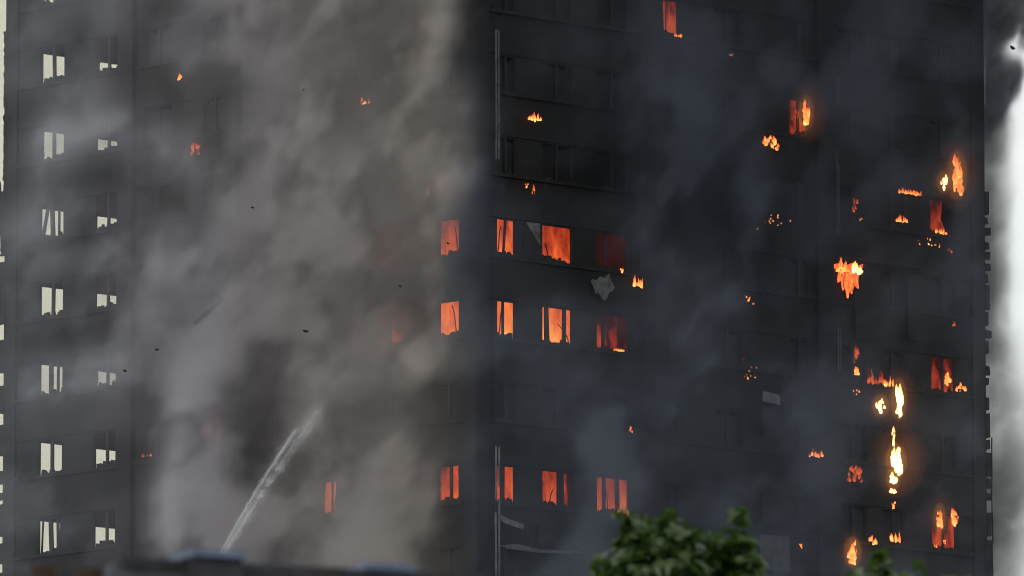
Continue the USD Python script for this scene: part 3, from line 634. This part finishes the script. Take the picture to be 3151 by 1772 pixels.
# black smoke curling past the same edge higher up: lobes (x, y, half width, half height)
qx_, qz_ = near_plane(sxx, szz, 16.0)
QX, QY = (qx_ + 14.38) / .011995, (52.20 - qz_) / .012061
TE = np.zeros_like(QX)
for lx, ly, la, lb in [(2470, -40, 200, 130), (2500, 60, 70, 60), (2480, 180, 55, 120), (2535, 205, 38, 40), (2505, 275, 42, 38), (2565, 40, 60, 35), (2470, 300, 40, 60), (2585, 95, 22, 14)]:
    e = np.sqrt(((QX - lx) / la) ** 2 + ((QY - ly) / lb) ** 2)
    TE = np.maximum(TE, 1 / (1 + np.exp((e - .9) / .055)))
M_curl = smoke_mat("curling_smoke_look", TE, 5.0, [(0, (.16, .175, .20)), (1, (.16, .175, .20))], rank=9, warp=(.28, .26), wscale=1.1, front=99, nsc=.9, gain=4.0, dom=SD, billow=(.7, 1.5))
p = obj("smoke", smoke_prism([(16.34, 13.2), (18.6, 13.2), (18.6, 18.6), (16.34, 18.6)], 46.5, 60.0), M_curl); tag(p, "dark smoke curling in lobes past the tower's upper right edge", "smoke", kind="stuff")
p = obj("smoke", smoke_prism([(15.4, 18.8), (19.6, 18.8), (19.6, 25.5), (15.4, 25.5)], 34.0, 58.0), M_side); tag(p, "thin grey smoke trailing past the right edge against white sky", "smoke", kind="stuff")
M_back = mat("back_smoke_look", {"v": ("volume_coefficients", {"scatter_coeffs": (.040, .034, .025), "absorption_coeffs": (.008, .017, .040)})}, [], volume="v.volume")
p = obj("smoke", smoke_prism([(-24, 34), (2, 34), (2, 46), (-24, 46)], 30.0, 64.0), M_back); tag(p, "thin beige smoke bank behind the left edge of the tower", "smoke", kind="stuff")

# ------------------------------------------------------------------ water jet
def tube(P, R, n=14):
    P = np.asarray(P, float); T = np.gradient(P, axis=0); T /= np.linalg.norm(T, axis=1)[:, None]
    a = np.cross(T, [0, 1, 0]); a /= np.linalg.norm(a, axis=1)[:, None]; b = np.cross(T, a)
    an = np.linspace(0, 2 * np.pi, n, endpoint=False)
    V = np.vstack([p + r * (np.cos(an)[:, None] * x + np.sin(an)[:, None] * y) for p, r, x, y in zip(P, R, a, b)] + [P[:1], P[-1:]])
    F = []
    for k in range(len(P) - 1):
        for j in range(n):
            q = [k * n + j, k * n + (j + 1) % n, (k + 1) * n + j, (k + 1) * n + (j + 1) % n]
            F += [[q[0], q[1], q[3]], [q[0], q[3], q[2]]]
    c = len(P) * n
    F += [[c, (j + 1) % n, j] for j in range(n)] + [[c + 1, c - n + j, c - n + (j + 1) % n] for j in range(n)]
    m = trimesh.Trimesh(V, F, process=False)
    if m.volume < 0:
        m.invert()
    return m
jl = np.array([-7.6, -10.2, 33.4])
jet = thing("water_jet", "white jet of hose water arching up into the smoke above the dark roof", "water jet", jl)
M_water = mat("spray_droplets", {"t": ("translucent_bsdf", {"color": (.85, .87, .88)}), "d": ("diffuse_bsdf", {"color": (.85, .87, .88)}), "m": ("mix_closure", {"fac": .5}), "c": ("transparent_bsdf", {}), "mx": ("mix_closure", {"fac": .05})},
              [("d.BSDF", "m.closure1"), ("t.BSDF", "m.closure2"), ("c.BSDF", "mx.closure1"), ("m.closure", "mx.closure2")], surface="mx.closure")
def arc(q, p0, p1, sag):
    p0, p1 = np.array(p0), np.array(p1)
    P = p0 + q[:, None] * (p1 - p0); P[:, 2] += sag * 4 * q * (1 - q); return P
OCT = np.array([[1, 0, 0], [-1, 0, 0], [0, 1, 0], [0, -1, 0], [0, 0, 1.0], [0, 0, -1]])
OCF = np.array([[0, 2, 4], [2, 1, 4], [1, 3, 4], [3, 0, 4], [2, 0, 5], [1, 2, 5], [3, 1, 5], [0, 3, 5]])
def streaks(n, p0, p1, sag, spread, length, width, seed, tmin=0.0, tmax=1.0, pw=1.0):
    r = np.random.default_rng(seed)
    q = tmin + (tmax - tmin) * r.uniform(0, 1, n) ** pw
    # clumps along the jet
    q = np.clip(q + .012 * np.sin(37 * q + 5 * np.sin(11 * q)), tmin, tmax)
    c = arc(q, p0, p1, sag); d = arc(q + .01, p0, p1, sag) - c; d /= np.linalg.norm(d, axis=1)[:, None]
    c = c + r.normal(0, 1, (n, 3)) * (spread(q) * r.uniform(.25, 1, n))[:, None]
    d = d + r.normal(0, .22, (n, 3)); d /= np.linalg.norm(d, axis=1)[:, None]
    L = length * r.uniform(.4, 1.3, n); W = width * r.uniform(.5, 1.4, n)
    a = np.cross(d, [0, 1, 0]); a /= np.linalg.norm(a, axis=1)[:, None]; b = np.cross(d, a)
    V = c[:, None] + OCT[None, :, 2:3] * d[:, None] * L[:, None, None] + OCT[None, :, 0:1] * a[:, None] * W[:, None, None] + OCT[None, :, 1:2] * b[:, None] * W[:, None, None]
    F = OCF[None] + 6 * np.arange(n)[:, None, None]
    return trimesh.Trimesh(V.reshape(-1, 3), F.reshape(-1, 3), process=False)
JA, JB = (-8.15, -10.2, 33.3), (-4.75, -9.0, 38.85)
obj("droplets", streaks(11000, JA, (-4.55, -8.9, 39.1), .14, lambda q: .04 + .20 * q, .05, .0034, 1, pw=1.5), M_water, jet, loc=jl, kind="stuff")
obj("dense_stream", streaks(4200, JA, (-5.3, -9.2, 38.35), .2, lambda q: .02 + .05 * q, .07, .0036, 2, pw=1.6), M_water, jet, loc=jl, kind="stuff")

# ------------------------------------------------------------------ flakes of burnt cladding in the air
M_flake = rough_mat("burnt_flake", (.006, .006, .006), (.02, .02, .02), 8.0)
for (x, z, s, lb) in [(15.95, 49.98, .085, "dark burnt flake drifting in the white sky at the right"), (-5.03, 41.46, .06, "dark flake falling right of the bent rail"), (-2.25, 42.8, .04, "dark flake in brown smoke left of the corner windows"),
                      (-6.63, 45.16, .045, "dark flake in pale smoke left of centre"), (-9.44, 40.9, .05, "dark flake in pale smoke, lower left"), (-10.38, 40.27, .045, "dark flake just below the lower left flake"),
                      (-.83, 44.09, .04, "dark flake before the veiled red window"), (-5.13, 48.7, .03, "tiny dark flake high in the brown smoke")]:
    r = np.random.default_rng(int(abs(x) * 100))
    pts = [(s * (1 + .5 * r.uniform(-1, 1)) * math.cos(a) * 1.3, s * (1 + .5 * r.uniform(-1, 1)) * math.sin(a) * .8) for a in np.linspace(0, 2 * np.pi, 8)[:-1]]
    m = trimesh.creation.extrude_polygon(Polygon(pts).convex_hull, .012, engine="earcut")
    m.apply_transform(trimesh.transformations.rotation_matrix(math.pi / 2 + r.uniform(-.5, .5), [1, .3, 0])); m.apply_translation([x, -8, z])
    tag(obj("burnt_flake", m, M_flake), lb, "debris flake", "burnt flakes drifting in the air")

# ------------------------------------------------------------------ house roof in front, out of focus
M_slate = rough_mat("dark_slate", (.018, .018, .02), (.045, .045, .05), 3.0, rough=.7)
M_brick = rough_mat("dark_brick", (.06, .035, .025), (.12, .07, .05), 4.0)
M_bluecap = rough_mat("blue_grey_cap", (.05, .07, .12), (.09, .12, .19), 5.0, rough=.5)
M_pot = rough_mat("clay_pot", (.02, .013, .009), (.04, .024, .014), 8.0)

HA = np.array([-2.36, -235.2, 0.0])                      # left end of the ridge; the ridge runs right and away
HROT = trimesh.transformations.rotation_matrix(math.radians(25), [0, 0, 1])
house = thing("house", "dark slate-roofed house out of focus at the bottom left", "house", HA)
RZ = 9.095
def hput(name, m, mt, parent=house, **kw):
    m = m.copy(); m.apply_transform(HROT); return obj(name, m, mt, parent, **kw)
def hbox(a, b, bev=0.0):
    return trimesh.creation.box(bounds=[a, b])
hput("wall", hbox([-2.6, -3.4, 0], [9.0, 3.4, 6.05]), M_brick)
rf = trimesh.Trimesh([[-3.0, -3.8, 6.0], [9.4, -3.8, 6.0], [9.4, 3.8, 6.0], [-3.0, 3.8, 6.0], [0, 0, RZ], [6.4, 0, RZ]], [[0, 1, 5], [0, 5, 4], [1, 2, 5], [2, 3, 4], [2, 4, 5], [3, 0, 4], [0, 2, 1], [0, 3, 2]])
roof = hput("roof", rf, M_slate)
for k in range(16):
    hput("ridge_tile", trimesh.creation.box(bounds=[[.4 * k + .005, -.09, RZ - .06], [.4 * k + .395, .09, RZ + .012 + .004 * (k % 2)]]), M_slate, roof)
for x0, x1, top in ((.48, .83, RZ + .075), (1.72, 2.05, RZ + .045)):
    v = hput("roof_vent", hbox([x0, -.18, RZ - .12], [x1, .18, top - .045]), M_slate, house)
    c = hbox([x0 - .02, -.21, top - .045], [x1 + .02, .21, top])
    c.vertices[c.vertices[:, 2] > top - .01, :2] = (c.vertices[c.vertices[:, 2] > top - .01, :2] - [(x0 + x1) / 2, 0]) * .93 + [(x0 + x1) / 2, 0]
    hput("vent_cap", c, M_bluecap, v)
ch = hput("chimney", hbox([-.62, -.3, 7.6], [-.02, .3, RZ - .22]), M_brick, house)
for cx0 in (-.5, -.18):
    q = trimesh.creation.cylinder(radius=.085, height=.16, sections=16); q.apply_translation([cx0, 0, RZ - .15])
    hput("chimney_pot", q, M_pot, ch)

# ------------------------------------------------------------------ trees in front
def leaf_mat(name, c0, c1):
    return mat(name, {"g": ("geometry", {}), "r": ("rgb_ramp", {"ramp": [(0, c0), (.6, c1), (1, (c1[0] * 1.5, c1[1] * 1.35, c1[2]))]}), "p": ("principled_bsdf", {"roughness": .38, "specular_ior_level": .45}),
               "t": ("translucent_bsdf", {}), "m": ("mix_closure", {"fac": .35})},
               [("g.random_per_island", "r.fac"), ("r.color", "p.base_color"), ("r.color", "t.color"), ("p.BSDF", "m.closure1"), ("t.BSDF", "m.closure2")], surface="m.closure")
M_leaf = leaf_mat("plane_leaf", (.032, .064, .008), (.105, .18, .015))
M_bark = rough_mat("bark", (.05, .045, .035), (.14, .125, .09), 4.0)
LEAF2D = np.array([(0, 0), (.22, -.06), (.48, .10), (.36, .26), (.52, .50), (.24, .52), (.0, .98), (-.24, .52), (-.52, .50), (-.36, .26), (-.48, .10), (-.22, -.06)])
def leaf(r, p, out, size):
    n = out * .6 + np.array([0, 0, .55]) + r.normal(0, .42, 3); n /= np.linalg.norm(n)
    d = out * .8 + r.normal(0, .6, 3) - np.array([0, 0, .25]); d -= n * (d @ n); d /= np.linalg.norm(d)
    s = np.cross(n, d)
    q = LEAF2D * size * r.uniform(.75, 1.2)
    V = p + q[:, :1] * s + q[:, 1:] * d + (np.abs(q[:, :1]) * .35 - .25 * q[:, 1:] ** 2 / size) * n
    c = p + (.34 * size) * d
    V = np.vstack([V, c]); k = len(LEAF2D)
    F = [[k, j, (j + 1) % k] for j in range(k)]
    return V, np.array(F)
def tree(label, x, y, lobes, trunk_h, seed, n_named=110):
    r = np.random.default_rng(seed)
    loc = np.array([x, y, 0.0]); t = thing("plane_tree", label, "tree", loc, "trees in front of the tower")
    tops = [np.array([cx - x, cy - y, cz]) for cx, cy, cz, *_ in lobes]
    w = [(0, 0, 0), (.05, .02, trunk_h * .5), (.0, .05, trunk_h)]
    obj("trunk", tube(np.array([[0, 0, -.05], [.03, .02, 1.2], [.08, 0, trunk_h * .6], [0, .05, trunk_h], [0.02, .03, trunk_h + 2.5]]), np.array([.24, .19, .15, .11, .05]), 12), M_bark, t, smooth=True)
    allV, allF, named = [], [], []
    for (cx, cy, cz, rad, hz, cnt), tp in zip(lobes, tops):
        base = np.array([0, .05, min(trunk_h, cz - hz - .4) if cz > trunk_h else trunk_h * .8])
        mid = (base + tp) / 2 + np.array([0, 0, .25]) * rad
        obj("limb", tube(np.array([base, (base + mid) / 2 + r.normal(0, .04, 3), mid, (mid + tp) / 2 + r.normal(0, .05, 3), tp + [0, 0, hz * .5]]), np.array([.06, .045, .03, .018, .006]), 7), M_bark, t, smooth=True)
        for _ in range(int(cnt * .95)):
            o = r.normal(0, 1, 3); o /= np.linalg.norm(o)
            rr = r.uniform(.35, 1.0) ** .6 * (1 + .22 * math.sin(5 * o[0] + 7 * o[2] + seed) + r.normal(0, .06))
            p = tp + o * rr * np.array([rad, rad, hz])
            V, F = leaf(r, p, o, .165)
            named.append((p[2] - .35 * p[1], V, F))
    for _ in range(26):       # leading shoots that stick out of the crown
        cx, cy, cz, rad, hz, cnt = lobes[r.integers(0, min(10, len(lobes)))]
        a = r.uniform(0, 2 * np.pi); el = r.uniform(.15, 1.3)
        o = np.array([math.cos(a) * math.cos(el), math.sin(a) * math.cos(el), math.sin(el)])
        b0 = np.array([cx - x, cy - y, cz]) + o * np.array([rad, rad, hz]) * .7; b1 = b0 + o * r.uniform(.12, .22) + np.array([0, 0, .03])
        obj("twig", tube(np.array([b0, (b0 + b1) / 2 + r.normal(0, .01, 3), b1]), np.array([.008, .006, .003]), 5), M_bark, t)
        for k in range(r.integers(4, 9)):
            named.append((b1[2] + 1, *leaf(r, b0 + (b1 - b0) * r.uniform(.4, 1.05), r.normal(0, 1, 3) * .6 + o, .16)))
    named.sort(key=lambda q: -q[0])
    for _, V, F in named[:n_named]:
        obj("leaf", trimesh.Trimesh(V, F, process=False), M_leaf, t)
    n = 0
    for _, V, F in named[n_named:]:
        allV.append(V); allF.append(F + n); n += len(V)
    obj("foliage", trimesh.Trimesh(np.vstack(allV), np.vstack(allF), process=False), M_leaf, t, kind="stuff")
def crown(cx, cy, spec, big):
    return [(cx + a, cy + r_.uniform(-.3, .3), z, rad, hz, c) for a, z, rad, hz, c in spec] + big
L1 = crown(2.0, -200, [(0.0, 13.14, .24, .30, 110), (-.36, 13.18, .24, .24, 100), (.30, 13.1, .26, .28, 100), (.64, 13.2, .14, .26, 60), (.72, 12.95, .2, .26, 80), (-.62, 12.66, .16, .2, 50), (-.74, 12.56, .13, .16, 34), (-.2, 12.85, .5, .35, 260), (.45, 12.75, .5, .3, 260), (.0, 12.4, .82, .4, 600)],
           [(2.0 + a, -200 + b, z, rad, rad * .8, c) for a, b, z, rad, c in ((0, .4, 11.2, 1.5, 1100), (-1.3, 0, 10.2, 1.3, 800), (1.4, .3, 10.0, 1.4, 800), (0, -.6, 9.3, 1.5, 800), (0, 1.4, 9.6, 1.4, 700))])
tree("larger green plane tree top at the bottom edge, below the lowest burning windows", 2.0, -200.0, L1, 7.5, 21)
L2 = crown(4.3, -196, [(-.03, 13.22, .16, .30, 70), (-.2, 13.08, .26, .24, 90), (.2, 13.07, .3, .26, 110), (-.5, 12.97, .25, .18, 70), (-.78, 12.93, .25, .14, 60), (.62, 12.96, .26, .2, 80), (.9, 12.96, .14, .16, 30), (.0, 12.72, .9, .3, 420)],
           [(4.3 + a, -196 + b, z, rad, rad * .8, c) for a, b, z, rad, c in ((0, .4, 11.1, 1.5, 1000), (-1.3, 0, 10.0, 1.3, 700), (1.3, .3, 9.9, 1.4, 700), (0, -.6, 9.2, 1.5, 700))])
tree("smaller green plane tree top at the bottom edge, below the brightest yellow flames", 4.3, -196.0, L2, 7.2, 22)
